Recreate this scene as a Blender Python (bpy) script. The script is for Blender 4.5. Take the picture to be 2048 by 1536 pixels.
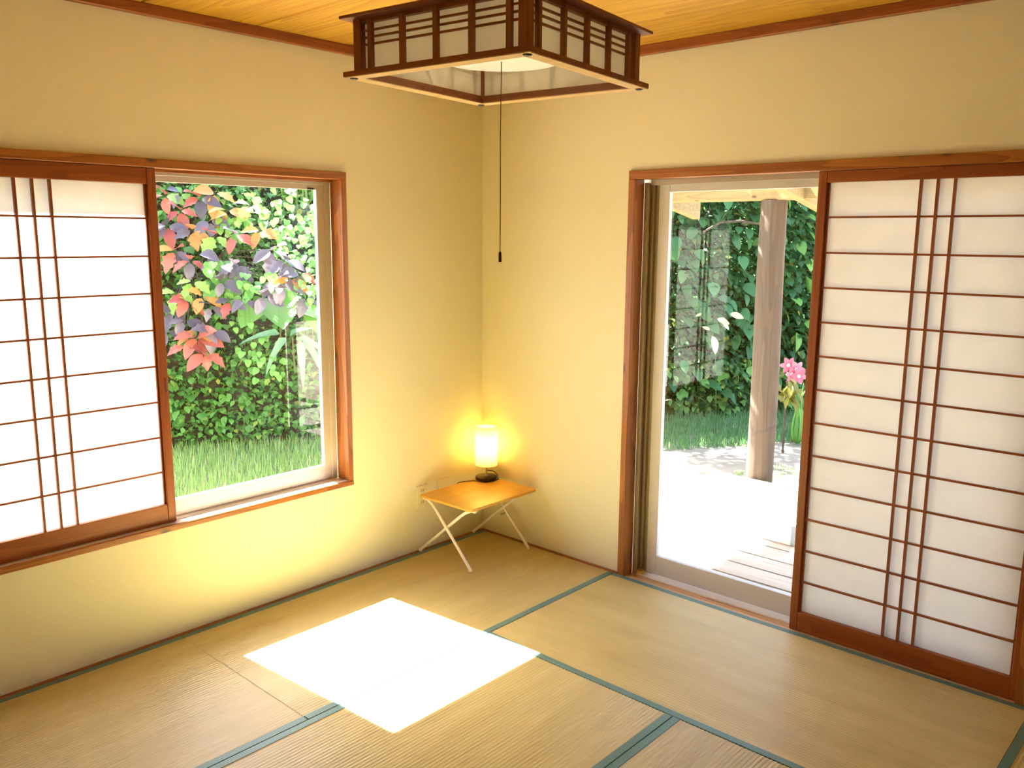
import bpy, bmesh, math, random
import numpy as np
from mathutils import Vector, Matrix
random.seed(7); rng = np.random.default_rng(11)
S = bpy.context.scene; COL = S.collection
for o in list(bpy.data.objects): bpy.data.objects.remove(o)

# ------------------------------------------------------------------ camera
F, PITCH, YAW, ROLL = 1709.735, -0.1720, 2.3090, 0.0071
CAM = Vector((3.251, -3.3294, 1.6412))
fw = Vector((math.cos(PITCH)*math.cos(YAW), math.cos(PITCH)*math.sin(YAW), math.sin(PITCH)))
r0 = fw.cross(Vector((0, 0, 1))).normalized(); u0 = r0.cross(fw)
rv = math.cos(ROLL)*r0 + math.sin(ROLL)*u0; uv = -math.sin(ROLL)*r0 + math.cos(ROLL)*u0
cd = bpy.data.cameras.new('camera'); cam = bpy.data.objects.new('camera', cd); COL.objects.link(cam)
cd.sensor_fit = 'HORIZONTAL'; cd.sensor_width = 36.0; cd.lens = F/2048*36.0; cd.clip_start = 0.02; cd.clip_end = 200
M = Matrix((rv, uv, -fw)).transposed().to_4x4(); M.translation = CAM; cam.matrix_world = M
S.camera = cam

# ------------------------------------------------------------------ sky, sun, exposure
SUN_DIR = Vector((1.0, 0.075, -1.376)).normalized()          # the way the light travels
SUN_E, SKY_S, EXPOSURE = 150.0, 1.6, 0.05
W = bpy.data.worlds.new('sky'); S.world = W; W.use_nodes = True
wn = W.node_tree; bg = wn.nodes['Background']
sky = wn.nodes.new('ShaderNodeTexSky'); sky.sky_type = 'NISHITA'; sky.sun_disc = False
sky.sun_elevation = math.asin(-SUN_DIR.z); sky.sun_rotation = math.atan2(-SUN_DIR.x, -SUN_DIR.y)
sky.air_density = 1.0; sky.dust_density = 3.0; sky.ozone_density = 1.0
wn.links.new(sky.outputs[0], bg.inputs[0]); bg.inputs[1].default_value = SKY_S
sl = bpy.data.lights.new('sun', 'SUN'); sl.energy = SUN_E; sl.angle = 0.0093; sl.color = (1.0, 0.965, 0.90)
so = bpy.data.objects.new('sun', sl); COL.objects.link(so)
so.rotation_euler = SUN_DIR.to_track_quat('-Z', 'Y').to_euler(); so.location = (-6, 0, 9)
S.view_settings.view_transform = 'Standard'; S.view_settings.look = 'None'
S.view_settings.gamma = 1.0; S.view_settings.exposure = EXPOSURE; S.view_settings.use_curve_mapping = False
S.cycles.max_bounces = 12; S.cycles.diffuse_bounces = 8; S.cycles.transparent_max_bounces = 24
S.cycles.transmission_bounces = 8; S.cycles.sample_clamp_indirect = 20; S.cycles.caustics_reflective = False

# ------------------------------------------------------------------ helpers
def tag(o, label=None, cat=None, group=None, kind=None):
    if label: o['label'] = label
    if cat: o['category'] = cat
    if group: o['group'] = group
    if kind: o['kind'] = kind
    return o

def empty(name, loc=(0, 0, 0), rz=0.0, **k):
    o = bpy.data.objects.new(name, None); COL.objects.link(o)
    o.location = loc; o.rotation_euler = (0, 0, rz); o.empty_display_size = 0.1
    return tag(o, **k)

class MB:
    """collects shapes in world (or root-local) coordinates and links them as one mesh object"""
    def __init__(s): s.v = []; s.f = []; s.sm = []
    def add(s, vs, fs, smooth=False):
        b = len(s.v); s.v += [tuple(p) for p in vs]
        s.f += [tuple(i+b for i in f) for f in fs]; s.sm += [smooth]*len(fs); return s
    def box(s, x0, x1, y0, y1, z0, z1):
        x0, x1 = min(x0, x1), max(x0, x1); y0, y1 = min(y0, y1), max(y0, y1); z0, z1 = min(z0, z1), max(z0, z1)
        return s.add([(x0,y0,z0),(x1,y0,z0),(x1,y1,z0),(x0,y1,z0),(x0,y0,z1),(x1,y0,z1),(x1,y1,z1),(x0,y1,z1)],
                     [(0,3,2,1),(4,5,6,7),(0,1,5,4),(1,2,6,5),(2,3,7,6),(3,0,4,7)])
    def tube(s, path, rad, n=10, caps=True):
        P = [Vector(p) for p in path]; R = rad if isinstance(rad, (list, tuple)) else [rad]*len(P)
        vs = []; prev = None
        for i, p in enumerate(P):
            t = (P[min(i+1, len(P)-1)]-P[max(i-1, 0)]).normalized()
            if prev is None: a = t.orthogonal().normalized()
            else: a = (prev - t*prev.dot(t)).normalized()
            prev = a; b = t.cross(a)
            for k in range(n):
                q = 2*math.pi*k/n; vs.append(p + R[i]*(math.cos(q)*a + math.sin(q)*b))
        fs = [(i*n+k, i*n+(k+1) % n, (i+1)*n+(k+1) % n, (i+1)*n+k) for i in range(len(P)-1) for k in range(n)]
        s.add(vs, fs, True)
        if caps:
            m = len(P)-1
            s.add(vs[:n], [tuple(reversed(range(n)))]); s.add(vs[m*n:], [tuple(range(n))])
        return s
    def lathe(s, prof, c=(0, 0), n=40, smooth=True):
        vs = []; m = len(prof)
        for r, z in prof:
            for k in range(n):
                q = 2*math.pi*k/n; vs.append((c[0]+r*math.cos(q), c[1]+r*math.sin(q), z))
        fs = [(i*n+k, i*n+(k+1) % n, (i+1)*n+(k+1) % n, (i+1)*n+k) for i in range(m-1) for k in range(n)]
        return s.add(vs, fs, smooth)
    def build(s, name, mat, parent=None, bevel=0.0, origin=None, seg=1):
        """vertices are given relative to the parent (or to origin); bevel rounds the hard edges"""
        me = bpy.data.meshes.new(name)
        me.from_pydata(s.v, [], s.f)
        me.polygons.foreach_set('use_smooth', s.sm)
        me.materials.append(mat); me.update()
        if bevel:
            bm = bmesh.new(); bm.from_mesh(me)
            es = [e for e in bm.edges if len(e.link_faces) == 2 and e.calc_face_angle(0) > 0.6]
            bmesh.ops.bevel(bm, geom=es, offset=bevel, segments=seg, affect='EDGES', clamp_overlap=True)
            bm.to_mesh(me); bm.free()
        o = bpy.data.objects.new(name, me); COL.objects.link(o)
        if parent: o.parent = parent
        if origin:
            me.transform(Matrix.Translation(-Vector(origin))); o.location = origin
        return o

def rel(root):
    """shift for parts whose shapes are written in world coordinates under a root without rotation"""
    return Vector(root.location)
def wbuild(mb, name, mat, root, bevel=0.0):
    L = root.location
    mb.v = [(p[0]-L[0], p[1]-L[1], p[2]-L[2]) for p in mb.v]
    return mb.build(name, mat, root, bevel)

# ------------------------------------------------------------------ materials
def new_mat(name):
    m = bpy.data.materials.new(name); m.use_nodes = True
    n = m.node_tree.nodes; return m, n, m.node_tree.links, n['Principled BSDF']

def ramp(n, stops):
    r = n.new('ShaderNodeValToRGB'); e = r.color_ramp.elements
    e[0].position, e[0].color = stops[0][0], (*stops[0][1], 1)
    e[1].position, e[1].color = stops[-1][0], (*stops[-1][1], 1)
    for p, c in stops[1:-1]:
        x = e.new(p); x.color = (*c, 1)
    return r

def wood(name, axis, dark, light, rough=0.42, fig=14.0, scale=1.0, knots=False, coat=0.0):
    m, n, l, b = new_mat(name)
    tc = n.new('ShaderNodeTexCoord'); mp = n.new('ShaderNodeMapping')
    oi = n.new('ShaderNodeObjectInfo'); ad = n.new('ShaderNodeVectorMath'); ad.operation = 'ADD'
    sc = n.new('ShaderNodeVectorMath'); sc.operation = 'SCALE'; sc.inputs[0].default_value = (7.3, 5.1, 9.7)
    l.new(oi.outputs['Random'], sc.inputs['Scale'])
    l.new(tc.outputs['Object'], ad.inputs[0]); l.new(sc.outputs[0], ad.inputs[1])
    v = [9.0*scale]*3; v['xyz'.index(axis)] = 0.55*scale
    mp.inputs['Scale'].default_value = v; l.new(ad.outputs[0], mp.inputs['Vector'])
    no = n.new('ShaderNodeTexNoise'); no.inputs['Scale'].default_value = 1.0; no.inputs['Detail'].default_value = 2.0
    no.inputs['Distortion'].default_value = 0.25; l.new(mp.outputs[0], no.inputs['Vector'])
    mu = n.new('ShaderNodeMath'); mu.operation = 'MULTIPLY'; mu.inputs[1].default_value = fig; l.new(no.outputs['Fac'], mu.inputs[0])
    fr = n.new('ShaderNodeMath'); fr.operation = 'FRACT'; l.new(mu.outputs[0], fr.inputs[0])
    mp2 = n.new('ShaderNodeMapping'); v2 = [160.0]*3; v2['xyz'.index(axis)] = 3.0
    mp2.inputs['Scale'].default_value = v2; l.new(ad.outputs[0], mp2.inputs['Vector'])
    n2 = n.new('ShaderNodeTexNoise'); n2.inputs['Scale'].default_value = 1.0; n2.inputs['Detail'].default_value = 3.0
    l.new(mp2.outputs[0], n2.inputs['Vector'])
    mx = n.new('ShaderNodeMath'); mx.operation = 'MULTIPLY_ADD'; mx.inputs[1].default_value = 0.55
    l.new(n2.outputs['Fac'], mx.inputs[0])
    m2 = n.new('ShaderNodeMath'); m2.operation = 'MULTIPLY'; m2.inputs[1].default_value = 0.5; l.new(fr.outputs[0], m2.inputs[0])
    l.new(m2.outputs[0], mx.inputs[2])
    mid = tuple((a*0.45+c*0.55) for a, c in zip(dark, light))
    rp = ramp(n, [(0.15, light), (0.55, mid), (0.92, dark)]); l.new(mx.outputs[0], rp.inputs[0])
    out = rp.outputs[0]
    if knots:
        vo = n.new('ShaderNodeTexVoronoi'); vo.inputs['Scale'].default_value = 1.0
        mp3 = n.new('ShaderNodeMapping'); v3 = [9.0]*3; v3['xyz'.index(axis)] = 4.2
        mp3.inputs['Scale'].default_value = v3; l.new(ad.outputs[0], mp3.inputs['Vector']); l.new(mp3.outputs[0], vo.inputs['Vector'])
        kr = ramp(n, [(0.05, (1, 1, 1)), (0.13, (0, 0, 0))]); l.new(vo.outputs['Distance'], kr.inputs[0])
        mk = n.new('ShaderNodeMixRGB'); mk.inputs[2].default_value = (0.09, 0.03, 0.012, 1)
        l.new(kr.outputs[0], mk.inputs[0]); l.new(out, mk.inputs[1]); out = mk.outputs[0]
    l.new(out, b.inputs['Base Color']); b.inputs['Roughness'].default_value = rough
    if coat: b.inputs['Coat Weight'].default_value = coat; b.inputs['Coat Roughness'].default_value = 0.25
    bp = n.new('ShaderNodeBump'); bp.inputs['Strength'].default_value = 0.06; l.new(n2.outputs['Fac'], bp.inputs['Height'])
    l.new(bp.outputs[0], b.inputs['Normal'])
    return m

def plain(name, col, rough=0.5, metal=0.0, spec=0.5, noise=0.0, nscale=30.0, bump=0.0):
    m, n, l, b = new_mat(name)
    b.inputs['Roughness'].default_value = rough; b.inputs['Metallic'].default_value = metal
    b.inputs['Specular IOR Level'].default_value = spec
    tc = n.new('ShaderNodeTexCoord'); no = n.new('ShaderNodeTexNoise')
    no.inputs['Scale'].default_value = nscale; no.inputs['Detail'].default_value = 4.0; l.new(tc.outputs['Object'], no.inputs['Vector'])
    a = tuple(c*(1-noise) for c in col); c2 = tuple(min(1, c*(1+noise)) for c in col)
    rp = ramp(n, [(0.3, a), (0.7, c2)]); l.new(no.outputs['Fac'], rp.inputs[0]); l.new(rp.outputs[0], b.inputs['Base Color'])
    if bump:
        bp = n.new('ShaderNodeBump'); bp.inputs['Strength'].default_value = bump; bp.inputs['Distance'].default_value = 0.003
        l.new(no.outputs['Fac'], bp.inputs['Height']); l.new(bp.outputs[0], b.inputs['Normal'])
    return m

MAT = {}
CAS_D, CAS_L = (0.20, 0.052, 0.007), (0.40, 0.140, 0.024)
for ax in 'xyz':
    MAT['casing_'+ax] = wood('casing_wood_'+ax, ax, CAS_D, CAS_L, 0.38, 9.0, knots=True)
    MAT['shoji_'+ax] = wood('shoji_frame_wood_'+ax, ax, (0.20, 0.040, 0.004), (0.31, 0.078, 0.009), 0.40, 7.0)
    MAT['lamp_'+ax] = wood('lamp_wood_'+ax, ax, (0.20, 0.052, 0.012), (0.32, 0.100, 0.026), 0.42, 6.0)
    MAT['weather_'+ax] = wood('weathered_wood_'+ax, ax, (0.042, 0.027, 0.0165), (0.095, 0.062, 0.038), 0.8, 9.0, knots=True)
MAT['cove_x'] = wood('cove_wood_x', 'x', (0.20, 0.045, 0.006), (0.33, 0.090, 0.014), 0.42, 9.0, knots=True)
MAT['cove_y'] = wood('cove_wood_y', 'y', (0.20, 0.045, 0.006), (0.33, 0.090, 0.014), 0.42, 9.0, knots=True)
MAT['ceiling'] = wood('ceiling_board_wood', 'x', (0.42, 0.19, 0.014), (0.65, 0.385, 0.040), 0.5, 12.0, 0.62)
MAT['light_wood'] = wood('pale_trim_wood', 'x', (0.66, 0.42, 0.17), (0.80, 0.55, 0.27), 0.5, 6.0)
MAT['table_wood'] = wood('table_top_wood', 'y', (0.60, 0.32, 0.045), (0.68, 0.40, 0.075), 0.32, 5.0)
MAT['beam'] = wood('pergola_beam_wood', 'x', (0.17, 0.110, 0.036), (0.29, 0.205, 0.080), 0.75, 8.0, knots=True)
MAT['deck'] = wood('deck_wood', 'x', (0.20, 0.165, 0.145), (0.34, 0.295, 0.265), 0.8, 8.0)
MAT['sill_groove'] = wood('threshold_wood', 'x', (0.52, 0.31, 0.16), (0.74, 0.53, 0.34), 0.4, 8.0)
MAT['alu'] = plain('champagne_aluminium', (0.52, 0.47, 0.42), 0.45, 0.1)
MAT['alu_pale'] = plain('pale_aluminium', (0.60, 0.565, 0.54), 0.42, 0.05)
MAT['alu_deep'] = plain('bronze_aluminium', (0.42, 0.36, 0.29), 0.45, 0.1)
MAT['alu_track'] = plain('aluminium_track_painted_glare', (0.90, 0.90, 0.92), 0.30, 0.0)  # white sky glare on the track is put into its colour
MAT['dark'] = plain('dark_plastic', (0.030, 0.018, 0.014), 0.35)
MAT['cord'] = plain('brown_cord', (0.09, 0.035, 0.015), 0.6)
MAT['slot'] = plain('dark_red_finger_slot', (0.13, 0.018, 0.006), 0.5)
MAT['white_metal'] = plain('white_powder_coat', (0.86, 0.82, 0.78), 0.35)
MAT['plastic_cream'] = plain('cream_plastic', (0.74, 0.66, 0.46), 0.4)
MAT['plastic_dark'] = plain('socket_slots', (0.10, 0.08, 0.05), 0.5)
MAT['lamp_base'] = plain('dark_walnut_base', (0.05, 0.022, 0.012), 0.35, 0, 0.5, 0.3, 60)
MAT['metal'] = plain('brushed_nickel', (0.55, 0.47, 0.38), 0.3, 0.9)
MAT['acrylic'] = plain('white_acrylic', (0.86, 0.82, 0.72), 0.15)
MAT['diffuser'] = plain('added_glow_acrylic', (0.86, 0.82, 0.72), 0.15)
_d = MAT['diffuser'].node_tree.nodes['Principled BSDF']; _d.inputs['Emission Color'].default_value = (1.0, .86, .60, 1); _d.inputs['Emission Strength'].default_value = 0.4  # faint glow added to the unlit dome to brighten the lamp paper
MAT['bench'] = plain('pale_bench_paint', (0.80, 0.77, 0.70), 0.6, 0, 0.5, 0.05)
MAT['bench_shade'] = plain('painted_bench_shade', (0.20, 0.24, 0.28), 0.6)  # shade on the inside of the bench, put into a panel's colour
MAT['soil'] = plain('dark_leaf_litter_soil', (0.045, 0.032, 0.018), 0.95, 0, 0.2, 0.5, 9.0, 0.6)
MAT['sand'] = plain('pale_sandy_ground', (0.25, 0.215, 0.17), 0.95, 0, 0.2, 0.28, 3.0, 0.3)
MAT['render'] = plain('outside_render', (0.72, 0.66, 0.55), 0.9, 0, 0.3, 0.05, 20)
MAT['roof'] = plain('roof_board', (0.34, 0.24, 0.15), 0.8, 0, 0.3, 0.2, 8)
MAT['track_pale'] = plain('pale_track', (0.72, 0.64, 0.54), 0.45)
MAT['pot'] = plain('seam_dark', (0.02, 0.015, 0.01), 0.9)

def wallpaper():
    m, n, l, b = new_mat('cream_wallpaper')
    tc = n.new('ShaderNodeTexCoord'); no = n.new('ShaderNodeTexNoise'); no.inputs['Scale'].default_value = 210.0
    no.inputs['Detail'].default_value = 5.0; no.inputs['Roughness'].default_value = 0.7; l.new(tc.outputs['Object'], no.inputs['Vector'])
    rp = ramp(n, [(0.3, (0.72, 0.680, 0.505)), (0.72, (0.78, 0.745, 0.57))]); l.new(no.outputs['Fac'], rp.inputs[0])
    l.new(rp.outputs[0], b.inputs['Base Color']); b.inputs['Roughness'].default_value = 0.9; b.inputs['Specular IOR Level'].default_value = 0.25
    bp = n.new('ShaderNodeBump'); bp.inputs['Strength'].default_value = 0.25; bp.inputs['Distance'].default_value = 0.0015
    l.new(no.outputs['Fac'], bp.inputs['Height']); l.new(bp.outputs[0], b.inputs['Normal'])
    return m
MAT['wall'] = wallpaper()

def tatami(axis):
    m, n, l, b = new_mat('woven_rush_'+axis)
    tc = n.new('ShaderNodeTexCoord'); oi = n.new('ShaderNodeObjectInfo')
    mp = n.new('ShaderNodeMapping'); v = [4.0]*3; v['xyz'.index(axis)] = 420.0; mp.inputs['Scale'].default_value = v
    l.new(tc.outputs['Object'], mp.inputs['Vector'])
    no = n.new('ShaderNodeTexNoise'); no.inputs['Scale'].default_value = 1.0; no.inputs['Detail'].default_value = 3.0
    l.new(mp.outputs[0], no.inputs['Vector'])
    mpb = n.new('ShaderNodeMapping'); vb = [1.4]*3; vb['xyz'.index(axis)] = 9.0; mpb.inputs['Scale'].default_value = vb
    l.new(tc.outputs['Object'], mpb.inputs['Vector'])
    nb = n.new('ShaderNodeTexNoise'); nb.inputs['Scale'].default_value = 1.0; nb.inputs['Detail'].default_value = 4.0
    l.new(mpb.outputs[0], nb.inputs['Vector'])
    ad = n.new('ShaderNodeMath'); ad.operation = 'ADD'; l.new(no.outputs['Fac'], ad.inputs[0]); l.new(nb.outputs['Fac'], ad.inputs[1])
    hf = n.new('ShaderNodeMath'); hf.operation = 'MULTIPLY'; hf.inputs[1].default_value = 0.5; l.new(ad.outputs[0], hf.inputs[0])
    rp = ramp(n, [(0.30, (0.43, 0.325, 0.115)), (0.52, (0.52, 0.41, 0.165)), (0.72, (0.61, 0.50, 0.23))])
    l.new(hf.outputs[0], rp.inputs[0]); l.new(rp.outputs[0], b.inputs['Base Color'])
    b.inputs['Roughness'].default_value = 0.40; b.inputs['Specular IOR Level'].default_value = 0.7
    bp = n.new('ShaderNodeBump'); bp.inputs['Strength'].default_value = 0.35; bp.inputs['Distance'].default_value = 0.001
    l.new(no.outputs['Fac'], bp.inputs['Height']); l.new(bp.outputs[0], b.inputs['Normal'])
    return m
MAT['tatami_x'] = tatami('x'); MAT['tatami_y'] = tatami('y')
MAT['heri'] = plain('teal_cloth_border', (0.095, 0.200, 0.180), 0.36, 0, 0.5, 0.18, 500, 0.2)

def translucent(name, col, t, rough=0.8, noise=0.03, scale=12.0):
    m, n, l, b = new_mat(name); n.remove(b); out = n['Material Output']
    tc = n.new('ShaderNodeTexCoord'); no = n.new('ShaderNodeTexNoise'); no.inputs['Scale'].default_value = scale
    no.inputs['Detail'].default_value = 5.0; l.new(tc.outputs['Object'], no.inputs['Vector'])
    rp = ramp(n, [(0.3, tuple(c*(1-noise) for c in col)), (0.7, tuple(min(1, c*(1+noise)) for c in col))]); l.new(no.outputs['Fac'], rp.inputs[0])
    d = n.new('ShaderNodeBsdfDiffuse'); tr = n.new('ShaderNodeBsdfTranslucent'); mx = n.new('ShaderNodeMixShader')
    l.new(rp.outputs[0], d.inputs[0]); l.new(rp.outputs[0], tr.inputs[0]); mx.inputs[0].default_value = t
    l.new(d.outputs[0], mx.inputs[1]); l.new(tr.outputs[0], mx.inputs[2]); l.new(mx.outputs[0], out.inputs[0])
    return m
MAT['paper'] = translucent('shoji_paper', (0.85, 0.84, 0.82), 0.36, noise=0.02)
MAT['lamp_paper'] = translucent('lamp_paper', (0.95, 0.93, 0.88), 0.45)
MAT['shade'] = translucent('lamp_shade_fabric', (0.88, 0.80, 0.62), 0.5, noise=0.04, scale=300)

def glass():
    m, n, l, b = new_mat('window_glass'); n.remove(b); out = n['Material Output']
    t = n.new('ShaderNodeBsdfTransparent'); t.inputs[0].default_value = (0.93, 0.96, 0.94, 1)
    g = n.new('ShaderNodeBsdfGlossy'); g.inputs['Roughness'].default_value = 0.0
    fr = n.new('ShaderNodeFresnel'); fr.inputs['IOR'].default_value = 1.5
    mu = n.new('ShaderNodeMath'); mu.operation = 'MULTIPLY'; mu.inputs[1].default_value = 1.6; l.new(fr.outputs[0], mu.inputs[0])
    mx = n.new('ShaderNodeMixShader'); l.new(mu.outputs[0], mx.inputs[0]); l.new(t.outputs[0], mx.inputs[1]); l.new(g.outputs[0], mx.inputs[2])
    l.new(mx.outputs[0], out.inputs[0]); return m
MAT['glass'] = glass()

def leafmat(name, a, bcol, tr=0.35, rough=0.42, island=True, third=None):
    m, n, l, b = new_mat(name); out = n['Material Output']
    if island: src = n.new('ShaderNodeNewGeometry').outputs['Random Per Island']
    else: src = n.new('ShaderNodeObjectInfo').outputs['Random']
    rp = ramp(n, [(0.0, a), (0.93, bcol), (1.0, third)] if third else [(0.0, a), (1.0, bcol)]); l.new(src, rp.inputs[0])
    l.new(rp.outputs[0], b.inputs['Base Color']); b.inputs['Roughness'].default_value = rough
    b.inputs['Specular IOR Level'].default_value = 0.4
    t = n.new('ShaderNodeBsdfTranslucent'); l.new(rp.outputs[0], t.inputs[0])
    mx = n.new('ShaderNodeMixShader'); mx.inputs[0].default_value = tr
    l.new(b.outputs[0], mx.inputs[1]); l.new(t.outputs[0], mx.inputs[2]); l.new(mx.outputs[0], out.inputs[0]); return m
MAT['leaf_green'] = leafmat('green_leaf', (0.07, 0.19, 0.035), (0.18, 0.38, 0.075), third=(0.42, 0.36, 0.07))
MAT['leaf_obj'] = leafmat('green_leaf_large', (0.09, 0.23, 0.045), (0.19, 0.39, 0.085), island=False)
MAT['leaf_lime'] = leafmat('lime_leaf', (0.20, 0.34, 0.06), (0.30, 0.46, 0.10), island=False)
MAT['leaf_red'] = leafmat('copper_red_leaf', (0.30, 0.055, 0.05), (0.48, 0.14, 0.095), island=False, rough=0.3)
MAT['leaf_orange'] = leafmat('orange_leaf', (0.44, 0.16, 0.05), (0.52, 0.27, 0.06), island=False)
MAT['leaf_purple'] = leafmat('purple_leaf', (0.07, 0.055, 0.07), (0.14, 0.11, 0.14), island=False, tr=0.15, rough=0.3)
MAT['leaf_teal'] = leafmat('bluish_blade', (0.12, 0.24, 0.13), (0.20, 0.34, 0.19), island=False)
MAT['leaf_dark'] = leafmat('deep_green_leaf', (0.018, 0.07, 0.018), (0.055, 0.17, 0.045), third=(0.30, 0.30, 0.05))
MAT['leaf_dark_obj'] = leafmat('deep_green_leaf_large', (0.03, 0.11, 0.03), (0.075, 0.21, 0.065), island=False)
MAT['croton'] = leafmat('yellow_green_leaf', (0.14, 0.14, 0.012), (0.24, 0.20, 0.03), island=False)
MAT['cream_leaf'] = leafmat('cream_variegated_leaf', (0.42, 0.46, 0.22), (0.55, 0.56, 0.32), island=False)
MAT['grass'] = leafmat('grass_blade', (0.20, 0.36, 0.075), (0.42, 0.56, 0.20), tr=0.4, third=(0.62, 0.52, 0.28))
MAT['grass_deep'] = leafmat('deep_grass_blade', (0.08, 0.20, 0.06), (0.18, 0.36, 0.12), tr=0.4)
MAT['petal'] = leafmat('pink_petal', (0.62, 0.11, 0.19), (0.75, 0.22, 0.30), island=False, tr=0.4)
MAT['petal_mid'] = plain('pale_flower_throat', (0.88, 0.82, 0.66), 0.6)
MAT['stem'] = plain('green_brown_stem', (0.12, 0.10, 0.035), 0.8)
MAT['bark'] = plain('grey_brown_bark', (0.07, 0.050, 0.034), 0.9, 0, 0.3, 0.4, 14, 0.5)

# ------------------------------------------------------------------ room shell
IN, TH, H = 4.575, 0.15, 2.468
GZ = -0.42                                   # outside ground level
fl = tag(MB().box(-TH, IN+TH, -IN-TH, TH, GZ, -0.058).build('floor', MAT['pot']), kind='structure')
WY0, WY1, WZ0, WZ1 = -2.665, -0.926, 0.476, 1.885      # window hole in the left wall
w = MB()
w.box(-TH, 0, -IN-TH, WY0-.03, GZ, 2.56).box(-TH, 0, WY1+.02, TH, GZ, 2.56)
w.box(-TH, 0, WY0-.03, WY1+.02, GZ, WZ0-.02).box(-TH, 0, WY0-.03, WY1+.02, WZ1+.025, 2.56)
tag(w.build('wall_left', MAT['wall']), kind='structure')
DX0, DX1, DZ1 = 0.980, 2.685, 1.885                   # door hole in the right wall
w = MB()
w.box(0, DX0-.032, 0, TH, GZ, 2.56).box(DX1+.032, IN+TH, 0, TH, GZ, 2.56)
w.box(DX0-.032, DX1+.032, 0, TH, DZ1+.045, 2.56).box(DX0-.032, DX1+.032, 0, TH, GZ, -0.06)
tag(w.build('wall_right', MAT['wall']), kind='structure')
tag(MB().box(IN, IN+TH, -IN-TH, 0, GZ, 2.56).build('wall_side', MAT['wall']), kind='structure')
tag(MB().box(0, IN, -IN-TH, -IN, GZ, 2.56).build('wall_back', MAT['wall']), kind='structure')

ce = tag(MB().box(-TH, IN+TH, -IN-TH, TH, H+.016, H+.10).build('ceiling', MAT['pot'], origin=(0, 0, H)), kind='structure')
ys = [0.0, -.40] + [-.40-.467*i for i in range(1, 10)]; ys[-1] = -IN
for a, b_ in zip(ys[:-1], ys[1:]):
    m = MB().box(-.0, IN, a-.0035, b_+.0035, 0, .016)
    o = m.build('board', MAT['ceiling'], ce, 0.004)
tag(MB().box(0, .03, -IN, 0, H-.040, H).build('trim_1', MAT['cove_y'], None, .002), kind='structure')
tag(MB().box(.03, IN, -.03, 0, H-.040, H).build('trim_2', MAT['cove_x'], None, .002), kind='structure')
tag(MB().box(IN-.03, IN, -IN, -.03, H-.040, H).build('trim_3', MAT['cove_y'], None, .002), kind='structure')
tag(MB().box(.03, IN-.03, -IN, -IN+.03, H-.040, H).build('trim_4', MAT['cove_x'], None, .002), kind='structure')
tag(MB().box(0, .019, -IN, 0, -.058, .003).build('baseboard_left', MAT['cove_y'], None, .0015), kind='structure')
tag(MB().box(.019, DX0-.034, -.019, 0, -.058, .003).build('baseboard_right', MAT['cove_x'], None, .0015), kind='structure')
tag(MB().box(IN-.019, IN, -IN, -.019, -.058, .003).build('baseboard_side', MAT['cove_y'], None, .0015), kind='structure')
tag(MB().box(.019, IN-.019, -IN, -IN+.019, -.058, .003).build('baseboard_back', MAT['cove_x'], None, .0015), kind='structure')
tag(MB().box(DX1+.034, IN-.019, -.019, 0, -.058, .003).build('baseboard_right', MAT['cove_x'], None, .0015), kind='structure')

# ------------------------------------------------------------------ tatami mats
def mat(x0, x1, y0, y1, along, label):
    cx, cy = (x0+x1)/2, (y0+y1)/2; g = 0.0012
    root = empty('tatami_mat', (cx, cy, -.055), label=label, cat='tatami mat', group='straw mats covering the floor')
    hx, hy = (x1-x0)/2-g, (y1-y0)/2-g
    if along == 'y': half, ln = hx, hy
    else: half, ln = hy, hx
    bw = 0.030; nr = int(round((2*half-2*bw)/0.0146)); k = 4
    us = np.linspace(-half+bw, half-bw, nr*k+1); vs = []; fs = []
    for i, uu in enumerate(us):
        z = .055 - .0006 + .0011*math.cos(2*math.pi*(i/k))
        vs += [(uu, -ln, z), (uu, ln, z)] if along == 'y' else [(-ln, uu, z), (ln, uu, z)]
    for i in range(len(us)-1):
        f = (2*i, 2*i+2, 2*i+3, 2*i+1); fs.append(f if along == 'y' else f[::-1])
    m = MB(); m.add(vs, fs, True); zt = .0525
    if along == 'y': m.box(-half+bw, half-bw, -ln, ln, 0, zt)
    else: m.box(-ln, ln, -half+bw, half-bw, 0, zt)
    m.build('woven_surface', MAT['tatami_'+('x' if along == 'y' else 'y')], root)
    for s in (-1, 1):
        a, b_ = sorted((s*half, s*(half-bw)))
        m = MB().box(a, b_, -ln, ln, 0, .0568) if along == 'y' else MB().box(-ln, ln, a, b_, 0, .0568)
        m.build('cloth_border', MAT['heri'], root, .0012)
W1 = .02
mat(W1, .93, -1.803, -W1, 'y', 'tatami mat in the corner with the folding table standing on it')
mat(.93, 2.74, -.93, -W1, 'x', 'tatami mat lying along the glass door and paper screen wall')
mat(W1, .93, -3.645, -1.803, 'y', 'tatami mat along the window wall, below the sunlit paper screen')
mat(.93, 1.835, -2.74, -.93, 'y', 'tatami mat in the middle of the floor holding the front of the sun patch')
mat(1.835, 2.74, -2.74, -.93, 'y', 'tatami mat at the bottom edge, beyond the doubled green border')
mat(2.74, 3.645, -1.803, -W1, 'y', 'tatami mat at the far end past the paper screen, only a corner showing')
mat(.93, 2.74, -3.645, -2.74, 'x', 'tatami mat lying crosswise behind the two middle mats')
mat(2.74, 3.645, -3.645, -1.803, 'y', 'tatami mat directly under the viewpoint')

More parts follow.
